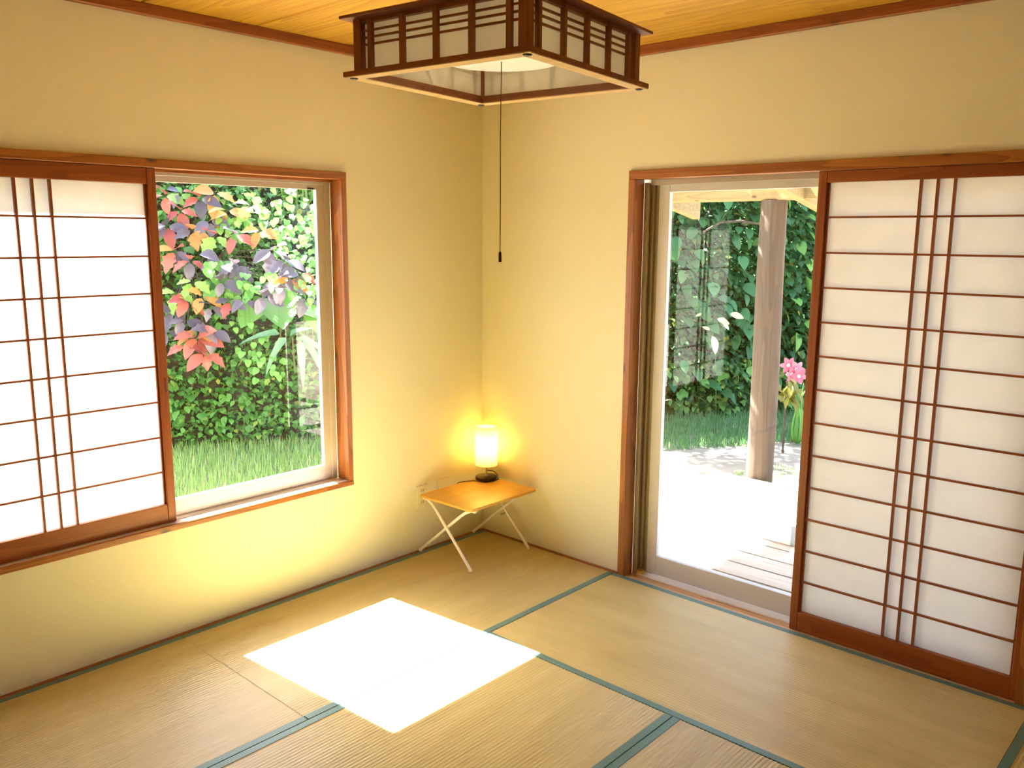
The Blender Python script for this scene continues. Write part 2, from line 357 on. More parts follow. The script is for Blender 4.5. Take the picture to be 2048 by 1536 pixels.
mat(3.645, 4.55, -1.803, -W1, 'y', 'tatami mat of the adjoining strip, at the end of the glass door wall')
mat(3.645, 4.55, -3.645, -1.803, 'y', 'tatami mat of the adjoining strip, beside the viewpoint')
mat(W1, 1.835, -4.55, -3.645, 'x', 'tatami mat of the adjoining strip, next to the window wall')
mat(1.835, 3.645, -4.55, -3.645, 'x', 'tatami mat of the adjoining strip, behind the viewpoint')
mat(3.645, 4.55, -4.55, -3.645, 'y', 'half tatami mat in the far corner behind the viewpoint')

# ------------------------------------------------------------------ window in the left wall
wi = empty('window_1', (0, (WY0+WY1)/2, WZ0), kind='structure')
wbuild(MB().box(-.075, .015, WY0-.030, WY1+.028, WZ1, WZ1+.032).box(-.060, -.053, WY0, WY1, WZ1-.012, WZ1), 'head_casing', MAT['casing_y'], wi, .0015)
wbuild(MB().box(-.075, .015, WY1, WY1+.027, WZ0, WZ1), 'side_casing', MAT['casing_z'], wi, .0015)
wbuild(MB().box(-.075, .015, WY0-.027, WY0, WZ0, WZ1), 'side_casing', MAT['casing_z'], wi, .0015)
si = wbuild(MB().box(-.075, .015, WY0-.030, WY1+.028, WZ0-.023, WZ0-.004).box(.002, .015, WY0, WY1, WZ0-.004, WZ0+.001), 'sill_casing', MAT['casing_y'], wi, .001)
wbuild(MB().box(-.075, .002, WY0, WY1, WZ0-.004, WZ0-.003).box(-.016, .002, WY0, WY1, WZ0-.003, WZ0+.0008)
       .box(-.036, -.024, WY0, WY1, WZ0-.003, WZ0+.0008).box(-.075, -.044, WY0, WY1, WZ0-.003, WZ0+.0008), 'sill_track', MAT['track_pale'], wi)
wbuild(MB().box(-.135, -.075, WY1-.030, WY1, WZ0, WZ1).box(-.135, -.075, WY0, WY0+.030, WZ0, WZ1)
       .box(-.135, -.075, WY0+.03, WY1-.03, WZ1-.022, WZ1).box(-.135, -.075, WY0+.03, WY1-.03, WZ0-.01, WZ0+.004), 'aluminium_frame', MAT['alu'], wi, .001)
def sash(root, name, axis, a0, a1, z0, z1, d0, d1, st, rb, rt, latch=None, mt='alu'):
    """sliding sash lying in a wall along axis 'x' or 'y'; d0..d1 is its thickness across the wall"""
    def bx(m, p0, p1, q0, q1, e0=d0, e1=d1):
        return m.box(e0, e1, p0, p1, q0, q1) if axis == 'y' else m.box(p0, p1, e0, e1, q0, q1)
    m = MB(); bx(m, a0, a0+st, z0, z1); bx(m, a1-st, a1, z0, z1); bx(m, a0+st, a1-st, z0, z0+rb); bx(m, a0+st, a1-st, z1-rt, z1)
    fr = wbuild(m, 'sash_frame', MAT[mt], root, .0012)
    dm = (d0+d1)/2; L = root.location
    p = bx(MB(), a0+st-.006, a1-st+.006, z0+rb-.006, z1-rt+.006, dm-.0015, dm-.0015+.0001)
    # a single sheet: both surfaces of the pane are in its material
    if axis == 'y': v = [(dm, a0+st, z0+rb), (dm, a1-st, z0+rb), (dm, a1-st, z1-rt), (dm, a0+st, z1-rt)]
    else: v = [(a0+st, dm, z0+rb), (a1-st, dm, z0+rb), (a1-st, dm, z1-rt), (a0+st, dm, z1-rt)]
    m = MB(); m.add([Vector(q)-L for q in v], [(0, 1, 2, 3)]); m.build('glass_pane', MAT['glass'], fr)
    if latch:
        m = MB(); bx(m, latch[0], latch[1], latch[2], latch[3], *(latch[4:]))
        m.v = [tuple(Vector(q)-L) for q in m.v]; m.build('sash_latch', MAT['dark'], fr, .001)
    return fr
sash(wi, 'sash', 'y', -1.800, -.945, WZ0+.005, WZ1-.004, -.103, -.080, .052, .070, .042, (-1.045, -1.012, 1.8385, 1.846, -.080, -.074))
sash(wi, 'sash', 'y', -2.640, -1.760, WZ0+.005, WZ1-.004, -.130, -.107, .052, .070, .042)

# ------------------------------------------------------------------ glass door in the right wall
do = empty('door_1', ((DX0+DX1)/2, 0, 0), kind='structure')
wbuild(MB().box(DX0-.034, DX1+.034, -.015, .065, DZ1+.012, DZ1+.050), 'head_casing', MAT['casing_x'], do, .0015)
wbuild(MB().box(DX0-.034, DX0, -.015, .065, -.058, DZ1+.012), 'side_casing', MAT['casing_z'], do, .0015)
wbuild(MB().box(DX1, DX1+.034, -.015, .065, -.058, DZ1+.012), 'side_casing', MAT['casing_z'], do, .0015)
wbuild(MB().box(DX0, DX1, -.018, .066, -.058, -.016).box(DX0, DX1, -.018, .018, -.016, -.012).box(DX0, DX1, .034, .040, -.016, -.012)
       .box(DX0, DX1, .056, .066, -.016, -.012), 'threshold', MAT['sill_groove'], do)
wbuild(MB().box(DX0, DX1, .0665, .140, -.058, -.020).box(DX0, DX1, .0665, .072, -.020, -.006).box(DX0, DX1, .088, .091, -.020, .004)
       .box(DX0, DX1, .128, .140, -.020, .010), 'track', MAT['alu_track'], do)
wbuild(MB().box(DX0, DX0+.076, .1185, .14, -.02, DZ1).box(DX0, DX0+.014, .066, .14, -.02, DZ1).box(DX0+.014, DX0+.024, .066, .078, -.02, DZ1).box(DX0+.014, DX0+.034, .100, .14, -.02, DZ1)
       .box(DX1-.03, DX1, .066, .14, -.02, DZ1).box(DX0+.034, DX1-.03, .066, .088, DZ1-.012, DZ1+.012).box(DX0+.034, DX1-.03, .088, .14, DZ1-.012, DZ1+.012), 'aluminium_frame', MAT['alu_deep'], do, .001)
wbuild(MB().box(DX0+.016, DX0+.052, .070, .098, -.020, .010), 'door_stop', MAT['light_wood'], do, .003)
sash(do, 'sash', 'x', 1.045, 1.870, .006, DZ1-.004, .092, .118, .055, .094, .040, None, 'alu_pale')
sash(do, 'sash', 'x', 1.815, DX1-.012, .006, DZ1-.004, .119, .139, .055, .094, .040, None, 'alu_pale')

# ------------------------------------------------------------------ sliding paper screens
def shoji(axis, c, a_w, z0, z1, face, sgn, pz0, pz1, bars, label, pull=None):
    """axis: wall direction; c: centre along it; face: plane of the room-side face; sgn: direction away from the room"""
    base = (face+sgn*.015, c, z0) if axis == 'y' else (c, face+sgn*.015, z0)
    root = empty('paper_screen', base, label=label, cat='paper screen', group='sliding shoji screens')
    hw = a_w/2; st = .034
    def bx(p0, p1, q0, q1, e0, e1):
        e0, e1 = face+sgn*e0, face+sgn*e1
        return MB().box(e0, e1, c+p0, c+p1, q0, q1) if axis == 'y' else MB().box(c+p0, c+p1, e0, e1, q0, q1)
    for s in (-1, 1):
        a, b_ = sorted((s*hw, s*(hw-st)))
        o = wbuild(bx(a, b_, z0, z1, 0, .030), 'stile', MAT['shoji_z'], root, .0018)
        if s == 1 and pull:
            L = root.location; pm = pull
            m = MB().box(face+.0002, face+.0012, pm[0]-.0035, pm[0]+.0035, pm[1]+.006, pm[2])
            m.tube([(face+.0002, pm[0], pm[1]+.004), (face+.0014, pm[0], pm[1]+.004)], .006, 14)
            m.v = [tuple(Vector(q)-L) for q in m.v]; m.build('finger_pull', MAT['slot'], o)
    wbuild(bx(-hw+st, hw-st, pz1-.004, z1, .001, .029), 'top_rail', MAT['shoji_'+axis], root, .0018)
    wbuild(bx(-hw+st, hw-st, z0, pz0+.004, .001, .029), 'bottom_rail', MAT['shoji_'+axis], root, .0018)
    # slim inner frame against the paper
    L = root.location
    n_b = len(bars)
    for z in bars: wbuild(bx(-hw+st, hw-st, z-.0037, z+.0037, .010, .0205), 'horizontal_bar', MAT['shoji_'+axis], root)
    for q in (-.0575, 0, .0575): wbuild(bx(q-.0045, q+.0045, pz0, pz1, .007, .0200), 'vertical_bar', MAT['shoji_z'], root)
    for s in (-1, 1):
        a, b_ = sorted((s*(hw-st), s*(hw-st-.008)))
        wbuild(bx(a, b_, pz0, pz1, .012, .0215), 'inner_stile', MAT['shoji_z'], root)
    wbuild(bx(-hw+st, hw-st, pz0, pz1, .0216, .0221), 'paper', MAT['paper'], root)
    return root
shoji('y', -2.206, .874, .4785, 1.8845, -.020, -1, .553, 1.829, [1.696-.1436*i for i in range(8)],
      'sunlit paper screen with nine rows of panes in the window', (-1.781, 1.018, 1.076))
shoji('x', 2.258, .874, -.0118, 1.897, .020, 1, .068, 1.857, [1.720-.1377*i for i in range(12)],
      'tall paper screen with thirteen rows of panes beside the glass door')

# ------------------------------------------------------------------ pendant lamp
PC = (1.823, -1.807, 1.99)
pl = empty('pendant_lamp', PC, math.radians(7.1), label='square lattice paper pendant lamp in dark wood hanging from the board ceiling', cat='pendant lamp')
def ring(h, wd, z0, z1):
    i = h-wd
    return MB().box(-h, h, -h, -i, z0, z1).box(-h, h, i, h, z0, z1).box(-h, -i, -i, i, z0, z1).box(i, h, -i, i, z0, z1)
ring(.255, .034, .002, .0125).build('bottom_ring', MAT['lamp_x'], pl)
ring(.2535, .0325, .000, .002).build('pale_underside', MAT['light_wood'], pl)['label'] = 'pale unpainted underside of the ring'
for sx in (-1, 1):
    for sy in (-1, 1):
        a, b_ = sorted((sx*.238, sx*.215)); c_, d_ = sorted((sy*.238, sy*.215))
        MB().box(a, b_, c_, d_, .0125, .125).build('corner_post', MAT['lamp_z'], pl, .001)
        MB().lathe([(.0001, -.0035), (.006, -.0035), (.0095, -.0015), (.0095, .0001)], (sx*.238, sy*.238), 20).build('round_foot', MAT['dark'], pl)
for k in range(4):
    R = Matrix.Rotation(k*math.pi/2, 4, 'Z')
    def side(name, mb, mt):
        mb.v = [tuple(R @ Vector(p)) for p in mb.v]; return mb.build(name, mt, pl)
    hm = MAT['lamp_x'] if k % 2 == 0 else MAT['lamp_y']
    side('side_rail', MB().box(-.215, .215, -.234, -.220, .0125, .019), hm)
    side('side_rail', MB().box(-.215, .215, -.234, -.220, .116, .125), hm)
    side('paper_side', MB().box(-.215, .215, -.2225, -.2220, .019, .116), MAT['lamp_paper'])
    for q in (-.190, -.095, 0, .095, .190): side('upright_slat', MB().box(q-.006, q+.006, -.236, -.226, .0125, .125), MAT['lamp_z'])
    for z in (.0715, .0865, .1010): side('cross_slat', MB().box(-.215, .215, -.2275, -.2226, z-.0022, z+.0022), hm)
MB().box(-.260, .260, -.260, .260, .125, .132).build('roof_plate', MAT['lamp_x'], pl, .001)
MB().box(-.214, .214, -.214, .214, .1235, .1248).build('reflector', MAT['acrylic'], pl)
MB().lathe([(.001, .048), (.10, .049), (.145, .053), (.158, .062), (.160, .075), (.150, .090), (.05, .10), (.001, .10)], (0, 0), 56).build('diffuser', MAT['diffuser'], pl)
MB().tube([(0, 0, .132), (0, 0, H-1.99)], .004, 8).build('hanging_cord', MAT['dark'], pl)
MB().lathe([(.001, H-1.99-.03), (.04, H-1.99-.028), (.045, H-1.99), (.001, H-1.99)], (0, 0), 28).build('ceiling_rose', MAT['acrylic'], pl)
pcd = MB().tube([(.005, -.004, .10), (.005, -.004, .0), (.003, -.004, -.12), (.004, -.004, -.26), (.0035, -.004, -.390)], .0011, 6).build('pull_cord', MAT['cord'], pl)
MB().tube([(.0035, -.004, -.388), (.0035, -.004, -.391), (.0038, -.004, -.411), (.0038, -.004, -.412)], [.0026, .0036, .0039, .0034], 12).build('cord_grip', MAT['dark'], pcd)

# ------------------------------------------------------------------ folding table
TZ = .33
tb = empty('folding_table', (.245, -.278, 0), label='low folding table with wooden top and white crossed legs in the corner', cat='table')
L = tb.location
def rrect(x0, x1, y0, y1, r, z0, z1, n=6):
    pts = []
    for cx, cy, a0 in ((x1-r, y1-r, 0), (x0+r, y1-r, 90), (x0+r, y0+r, 180), (x1-r, y0+r, 270)):
        for i in range(n+1):
            a = math.radians(a0+90*i/n); pts.append((cx+r*math.cos(a), cy+r*math.sin(a)))
    k = len(pts); m = MB()
    vs = [(p[0], p[1], z0) for p in pts]+[(p[0], p[1], z1) for p in pts]
    m.add(vs, [tuple(reversed(range(k))), tuple(range(k, 2*k))]+[(i, (i+1) % k, k+(i+1) % k, k+i) for i in range(k)])
    return m
wbuild(rrect(.060, .437, -.525, -.030, .022, TZ-.014, TZ), 'tabletop', MAT['table_wood'], tb, .003)
def leg(y, x_foot, x_top, dy):
    """flat tube leg: foot on the mat, bent flat under the top"""
    s = 1 if x_top > x_foot else -1
    path = [(x_foot, y+dy, .009), (x_foot+(x_top-x_foot)*.80, y+dy, .262), (x_foot+(x_top-x_foot)*.89, y+dy, .287), (x_foot+(x_top-x_foot)*.97, y+dy, .301), (x_top, y+dy, .306), (x_top+s*.03, y+dy, .3075)]
    return MB().tube(path, .0078, 10)
for (y, d) in ((-.497, -1), (-.066, 1)):
    for (xf, xt, dd) in ((.405, .095, 0.0), (.006+.01, .395, 0.017)):
        o = wbuild(leg(y, xf, xt, -d*dd*1.0), 'leg', MAT['white_metal'], tb)
        m = MB().tube([(xf, y-d*dd, .0005), (xf, y-d*dd, .012)], .0092, 10); m.v = [tuple(Vector(q)-L) for q in m.v]
        m.build('foot_cap', MAT['white_metal'], o)
for xt, q in ((.11, 0), (.38, .017)):
    wbuild(MB().tube([(xt, -.497+q, .3065), (xt, -.066-q, .3065)], .0075, 10), 'support_bar', MAT['white_metal'], tb)
for (y, d) in ((-.497, -1), (-.066, 1)):
    wbuild(MB().tube([(.228, y-d*.026, .156), (.228, y+d*.010, .156)], .004, 8), 'pivot_bolt', MAT['metal'], tb)

# ------------------------------------------------------------------ table lamp
LX, LY = .115, -.086
tl = empty('table_lamp', (LX, LY, TZ), label='small lit table lamp with white cylinder shade and dark round base on the folding table', cat='lamp')
MB().lathe([(.001, 0), (.056, 0), (.0585, .002), (.0585, .016), (.056, .019), (.001, .0195)], (0, 0), 48).build('base', MAT['lamp_base'], tl)
MB().lathe([(.001, .0195), (.009, .0195), (.009, .023), (.005, .024), (.005, .176), (.001, .176)], (0, 0), 20).build('stem', MAT['metal'], tl)
MB().lathe([(.057, .080), (.060, .080), (.060, .295), (.0592, .295), (.0592, .081)], (0, 0), 56).build('lamp_shade', MAT['shade'], tl)
MB().lathe([(.001, .084), (.0575, .084), (.0575, .087), (.001, .087)], (0, 0), 40).build('shade_holder', MAT['lamp_base'], tl)
MB().lathe([(.001, .2925), (.0592, .2925), (.0592, .2935), (.001, .2935)], (0, 0), 40).build('shade_top', MAT['shade'], tl)
bu = MB().lathe([(.001, .175), (.014, .177), (.024, .205), (.028, .230), (.022, .250), (.001, .260)], (0, 0), 24)
em, n_, l_, b_ = new_mat('lit_bulb'); b_.inputs['Base Color'].default_value = (1, .9, .7, 1)
b_.inputs['Emission Color'].default_value = (1.0, .80, .30, 1); b_.inputs['Emission Strength'].default_value = 310.0
bu.build('bulb', em, tl)
MB().tube([(-.010, .014, .045), (.02, .035, .042), (.045, .04, .026), (.062, .03, .006), (.064, -.004, .004), (.05, -.055, .003), (-.02, -.075, .003), (-.050, -.13, .003), (-.056, -.16, .002), (-.075, -.17, -.03), (-.09, -.18, -.12), (-.103, -.22, -.10), (-.105, -.225, -.03)], .0022, 8).build('power_cord', MAT['dark'], tl)

# ------------------------------------------------------------------ wall sockets
def plate(y0, y1, z0, z1, label, slots):
    root = empty('wall_socket', (.0035, (y0+y1)/2, (z0+z1)/2), label=label, cat='wall socket', group='cream socket plates behind the table')
    wbuild(MB().box(0, .008, y0, y1, z0, z1), 'plate', MAT['plastic_cream'], root, .002)
    for z in slots:
        o = wbuild(MB().box(.008, .010, (y0+y1)/2-.017, (y0+y1)/2+.017, z-.011, z+.011), 'outlet', MAT['plastic_cream'], root, .001)
        L2 = root.location
        m = MB().box(.010, .0105, (y0+y1)/2-.008, (y0+y1)/2-.005, z-.006, z+.006).box(.010, .0105, (y0+y1)/2+.005, (y0+y1)/2+.008, z-.006, z+.006)
        m.v = [tuple(Vector(q)-L2) for q in m.v]; m.build('slot', MAT['plastic_dark'], o)
plate(-.492, -.422, .233, .353, 'cream wall socket plate showing whole behind the table edge', (.325, .262))
plate(-.338, -.268, .238, .358, 'cream wall plate half hidden by the tabletop, nearer the lamp', (.298,))

# ------------------------------------------------------------------ outside: house parts
tag(MB().box(-.62, -.15, -5.2, .15, 2.54, 2.58).box(-.64, -.60, -5.2, .15, 2.525, 2.60).box(-.84, IN+.6, .15, .90, 2.47, 2.52)
    .box(-.86, IN+.6, .90, .93, 2.44, 2.56).build('eaves', MAT['roof']), kind='structure')
tag(MB().box(-.62, IN+.6, -5.2, .9, 2.60, 2.66).build('roof', MAT['roof']), kind='structure')

dk = empty('wooden_deck', (1.6, 1.3, GZ), label='sunlit grey board deck outside the glass door', cat='deck')
y = .165; i = 0
while y < 2.50:
    y2 = min(y+.172, 2.505)
    wbuild(MB().box(.15, 4.2, y, y2-.007, -.186, -.15), 'deck_board', MAT['deck'], dk, .002); y += .1795 if False else .18
for xx in (.3, 1.6, 2.9, 4.05):
    wbuild(MB().box(xx-.04, xx+.04, .17, 2.49, GZ, -.187), 'joist', MAT['weather_y'], dk)
bn = empty('low_bench', (1.14, 1.45, -.15), label='low pale slatted bench standing on the deck outside', cat='bench')
wbuild(MB().box(.965, 1.60, 1.315, 1.60, -.022, -.010), 'bench_top', MAT['bench'], bn, .002)
wbuild(MB().box(.995, 1.045, 1.335, 1.58, -.15, -.022), 'bench_end', MAT['bench'], bn, .002)
wbuild(MB().box(1.50, 1.55, 1.335, 1.58, -.15, -.022), 'bench_end', MAT['bench'], bn, .002)
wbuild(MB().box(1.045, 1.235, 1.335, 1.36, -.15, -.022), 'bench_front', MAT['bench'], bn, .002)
wbuild(MB().box(1.235, 1.50, 1.335, 1.36, -.15, -.022), 'painted_shade_front', MAT['bench_shade'], bn, .002)

pg = empty('pergola', (.4, 2.6, GZ), label='timber pergola with round log post and squared beam beyond the deck', cat='pergola')
path = [(.405+.004*math.sin(z*3), 2.605, z) for z in np.linspace(GZ, 1.905, 24)]
def log_post():
    m = MB(); vs = []; n = 30; Z = [p[2] for p in path]
    for i, p in enumerate(path):
        for k in range(n):
            q = 2*math.pi*k/n
            r = .101-.008*(p[2]-GZ)/2.3 + .0035*math.sin(5*q+1.3*p[2]) + .002*math.sin(11*q-2*p[2])
            vs.append((p[0]+r*math.cos(q), p[1]+r*math.sin(q), p[2]))
    fs = [(i*n+k, i*n+(k+1) % n, (i+1)*n+(k+1) % n, (i+1)*n+k) for i in range(len(path)-1) for k in range(n)]
    m.add(vs, fs, True); return m
wbuild(log_post(), 'log_post', MAT['weather_z'], pg)
m = log_post(); m.v = [(p[0]+2.9, p[1], p[2]) for p in m.v]; wbuild(m, 'log_post', MAT['weather_z'], pg)
wbuild(MB().box(-1.0, 4.2, 2.53, 2.68, 1.905, 2.06), 'beam', MAT['beam'], pg, .006)
def rafter(x):
    m = MB(); z = lambda y: 2.06-.075*(y-2.6)-.16 + .0
    vs = []
    for dx in (-.035, .035):
        vs += [(x+dx, .95, 2.20), (x+dx, .95, 2.34), (x+dx, 3.12, 1.925), (x+dx, 3.12, 1.785)]
    m.add(vs, [(0, 1, 2, 3), (7, 6, 5, 4), (0, 4, 5, 1), (1, 5, 6, 2), (2, 6, 7, 3), (3, 7, 4, 0)]); return m
for x in (-.535, .62, 1.52, 2.42, 3.32): wbuild(rafter(x), 'rafter', MAT['beam'], pg, .003)

# ------------------------------------------------------------------ outside: ground
GX = MB()
NX, NY = 60, 60
xs = np.linspace(-16, 14, NX); yy = np.linspace(-14, 18, NY)
tag(MB().box(-16, 14, -14, 18, GZ-.3, GZ).build('ground', MAT['sand']), kind='structure')

def bank_base(s):                                  # foot of the planted bank: runs from the window side round to the door side
    return np.array([-4.52+.52*s, .41+.855*s])
BN = np.array([-.855, .52])                        # away from the house
PROF = [(0, -.42), (.12, .05), (.24, .6), (.40, 1.05), (.75, 1.40), (1.35, 1.85), (2.2, 2.3), (3.4, 2.75)]
def bank(s, t):
    k = min(int(t), len(PROF)-2); f = t-k
    d = PROF[k][0]*(1-f)+PROF[k+1][0]*f; z = PROF[k][1]*(1-f)+PROF[k+1][1]*f
    st = min(1, max(0, (s-.35)/1.0)); kk = .42+.75*st if s < 2.6 else max(.35, 1.17-.6*(s-2.6))
    if d > .24: d = .24+(d-.24)*kk
    if s > 3.0: d += .45*min(1, s-3.0)
    d += .10*math.sin(s*1.7)+.06*math.sin(s*4.1+1); z += (.10*math.sin(s*1.3+.6)+.05*math.sin(s*3.7))*(z+.42)/2
    p = bank_base(s)+BN*d; return Vector((p[0], p[1], z))
ss = np.linspace(-6, 10, 60); tt = np.linspace(0, 7, 22)
m = MB(); m.add([bank(a, b_) for a in ss for b_ in tt], [(i*22+j, i*22+j+1, (i+1)*22+j+1, (i+1)*22+j) for i in range(59) for j in range(21)], True)
tag(m.build('hill', MAT['soil']), kind='structure')

# ------------------------------------------------------------------ plants
LEAF = np.array([(0,0,0),(.33,-.5,.06),(.33,0,0),(.33,.5,.06),(.70,-.36,.02),(.70,0,-.05),(.70,.36,.02),(1,0,-.16)], float)
LEAF_F = [(0,2,1),(0,3,2),(1,2,5,4),(2,3,6,5),(4,5,7),(5,6,7)]
def frame(d, up):
    d = d/np.linalg.norm(d); s = np.cross(up, d); s /= max(1e-6, np.linalg.norm(s)); n = np.cross(d, s); return d, s, n
def leaves_mesh(name, mat, items, parent=None, tmpl=LEAF, faces=LEAF_F, kind='stuff'):
    """items: (position, direction, up, length, width); all in one mesh"""
    V = []; Fc = []; k = len(tmpl)
    for i, (p, d, up, ln, wd) in enumerate(items):
        d, s, n = frame(np.asarray(d, float), np.asarray(up, float))
        V.append(np.asarray(p)+tmpl[:, :1]*ln*d+tmpl[:, 1:2]*wd*s+tmpl[:, 2:3]*ln*n)
        Fc += [tuple(j+i*k for j in f) for f in faces]
    me = bpy.data.meshes.new(name); V = np.concatenate(V)
    if parent: V = V-np.array(parent.location)
    me.from_pydata(V.tolist(), [], Fc); me.materials.append(mat); me.polygons.foreach_set('use_smooth', [True]*len(me.polygons)); me.update()
    o = bpy.data.objects.new(name, me); COL.objects.link(o)
    if parent: o.parent = parent
    if kind: o['kind'] = kind
    return o
def blade_outline(kind, n=9):
    """half widths along a leaf of unit length"""
    t = np.linspace(0, 1, n)
    if kind == 'oval': w = np.sin(np.pi*t**.85)**.8*.5
    elif kind == 'heart': w = np.where(t < .25, .36+.55*t, .5*np.cos((t-.25)/.75*np.pi/2)**.75); w[0] = .30
    elif kind == 'blade': w = np.minimum(.5, t*4)*(1-t)**.6*1.0
    elif kind == 'lobed': w = np.sin(np.pi*t**.8)*.5*(1+.22*np.sin(t*22))
    elif kind == 'petal': w = np.sin(np.pi*t**1.15)**.7*.5
    w[-1] = 0.003
    return t, w
LM = {}
def leaf_data(kind, mat, curl=.22, fold=.10):
    key = (kind, mat.name, curl, fold)
    if key in LM: return LM[key]
    t, w = blade_outline(kind); vs = []; fs = []
    for a, b_ in zip(t, w):
        z = -curl*a*a
        vs += [(a, -b_, z+fold*b_), (a, 0, z), (a, b_, z+fold*b_)]
    for i in range(len(t)-1):
        q = 3*i; fs += [(q, q+1, q+4, q+3), (q+1, q+2, q+5, q+4)]
    me = bpy.data.meshes.new('leaf_'+kind); me.from_pydata(vs, [], fs); me.materials.append(mat)
    me.polygons.foreach_set('use_smooth', [True]*len(fs)); me.update(); LM[key] = me; return me
def leaf_obj(name, parent, data, p, d, up, ln, wd):
    o = bpy.data.objects.new(name, data); COL.objects.link(o); o.parent = parent
    d, s, n = frame(np.asarray(d, float), np.asarray(up, float))
    Mx = Matrix(((d[0]*ln, s[0]*wd, n[0]*ln, 0), (d[1]*ln, s[1]*wd, n[1]*ln, 0), (d[2]*ln, s[2]*wd, n[2]*ln, 0), (0, 0, 0, 1)))
    Mx.translation = Vector(p)-parent.location; o.matrix_local = Mx; return o
def rnd(a, b_): return random.uniform(a, b_)
HOUSE = np.array([.85, -.52, 0.0])                 # from the bank towards the house
def out_dir(droop=(-.9, .3), spread=.9):
    v = HOUSE*rnd(.2, 1.0)+np.array([rnd(-spread, spread), rnd(-spread, spread), rnd(*droop)]); return v
def up_dir(): return np.array([rnd(-.6, .6)+.25, rnd(-.6, .6)-.15, 1.0])

# vine covered bank seen through the window
hb = empty('vine_bank', tuple(bank(0.6, 0)), label='low green vines and weeds covering the bank beyond the window', cat='vines')
it = []
for _ in range(19000):
    s_, t_ = rnd(-2.2, 3.8), 0.15+6.6*random.random()**1.15
    p = np.array(bank(s_, t_))+HOUSE*rnd(-.02, .16)+np.array([0, 0, rnd(-.02, .10)])
    ln = rnd(.045, .085)*(1.25 if t_ > 3.5 else 1)
    it.append((p, out_dir(), up_dir(), ln, ln*rnd(.55, .85)))
leaves_mesh('foliage', MAT['leaf_green'], it, hb)
hd = [leaf_data('heart', MAT['leaf_obj'], .25, .15), leaf_data('oval', MAT['leaf_obj'], .25, .2)]
for _ in range(250):
    s_, t_ = rnd(-.9, 1.9), rnd(.3, 5.0)
    p = np.array(bank(s_, t_))+HOUSE*rnd(.06, .18)+np.array([0, 0, rnd(0, .08)])
    ln = rnd(.075, .115); leaf_obj('leaf', hb, random.choice(hd), p, out_dir((-1.1, -.1), .7), up_dir(), ln, ln*rnd(.7, 1.0))
m = MB()
for _ in range(60):
    s_, t_ = rnd(-1.6, 2.6), rnd(.2, 4.2); p = np.array(bank(s_, t_))+HOUSE*.04
    q = p+HOUSE*rnd(.05, .15)+np.array([rnd(-.15, .15), rnd(-.15, .15), rnd(.05, .3)])
    m.tube([p, (p+q)/2+np.array([rnd(-.04, .04), 0, .03]), q], .0035, 5)
wbuild(m, 'vine_stems', MAT['stem'], hb)['kind'] = 'stuff'

# copper leaf shrub: red, orange and purple leaves in whorls
def shrub(label, spots, mats, base, stems=True):
    root = empty('copperleaf_shrub', base, label=label, cat='shrub')
    for (p, n, size, mi) in spots:
        p = np.array(p)
        for k in range(n):
            a = 2*math.pi*(k/n)+rnd(-.4, .4)
            d = HOUSE*.55+np.array([.52*math.cos(a), .85*math.cos(a), .85*math.sin(a)-.55])
            up = HOUSE*.7+np.array([0, 0, .8])+np.array([rnd(-.4, .4), rnd(-.4, .4), 0])
            ln = size*rnd(.85, 1.3); mm = MAT[random.choice(mi)]
            leaf_obj('leaf', root, leaf_data(random.choice(['oval', 'oval', 'lobed']) if mm.name != 'lime_leaf' else 'lobed', mm, .25, .18), p+d*.02, d, up, ln, ln*rnd(.5, .68))
    m = MB()
    for (p, n, size, mi) in spots:
        p = Vector(p); b0 = Vector(base)+Vector((rnd(-.1, .1), rnd(-.1, .1), 0)); mid = (p+b0)/2+Vector((-.15, .1, .12))
        m.tube([b0, mid, p], [.008, .006, .004], 6)
    wbuild(m, 'branches', MAT['bark'], root); return root
R_, P_, O_, G_ = ['leaf_red'], ['leaf_purple'], ['leaf_orange'], ['leaf_lime']
def at(px, py, k):
    """world point on the sight line through a photo pixel at distance k from the lens (used to read positions off the photo)"""
    d = fw+(px-1024)/F*rv-(py-768)/F*uv; return tuple(CAM+d*k)
spots = []
for (px, py, n, size, mi) in [
    (395, 672, 5, .19, R_), (410, 705, 4, .16, R_), (372, 690, 2, .15, R_), (395, 660, 2, .17, O_), (425, 660, 3, .16, P_),
    (378, 598, 3, .17, R_), (405, 590, 3, .15, R_+O_), (352, 585, 3, .17, G_), (385, 562, 3, .15, G_), (420, 610, 3, .14, P_),
    (350, 500, 5, .17, R_+P_+O_), (380, 520, 4, .16, P_+R_), (335, 450, 5, .18, R_+P_), (360, 420, 4, .17, R_+O_),
    (345, 620, 3, .15, P_), (370, 640, 3, .14, P_), (440, 520, 4, .19, P_), (470, 530, 4, .18, P_), (420, 440, 4, .17, P_+O_),
    (400, 395, 4, .18, R_+P_), (430, 385, 3, .17, R_+O_), (455, 420, 3, .16, O_), (470, 470, 3, .17, P_+R_), (520, 460, 3, .17, O_+R_),
    (545, 500, 4, .18, P_), (570, 520, 4, .17, P_), (560, 560, 4, .17, P_), (580, 555, 2, .17, O_), (600, 545, 3, .15, P_+R_), (610, 590, 3, .14, P_),
    (530, 590, 3, .15, P_), (490, 600, 2, .13, P_), (460, 600, 3, .12, R_+P_), (330, 390, 4, .16, R_+G_), (360, 385, 3, .15, P_+G_), (500, 410, 3, .15, O_+G_),
    (335, 660, 3, .15, O_+P_), (430, 470, 3, .16, G_+R_), (385, 460, 4, .16, P_+O_), (445, 560, 3, .15, P_)]:
    spots.append((at(px, py, 7.62+max(0, 560-py)*.0030), n, size, mi))
shrub('copper leaf shrub with red, orange and purple leaves outside the window', spots, None, tuple(bank(.2, 3.2)))

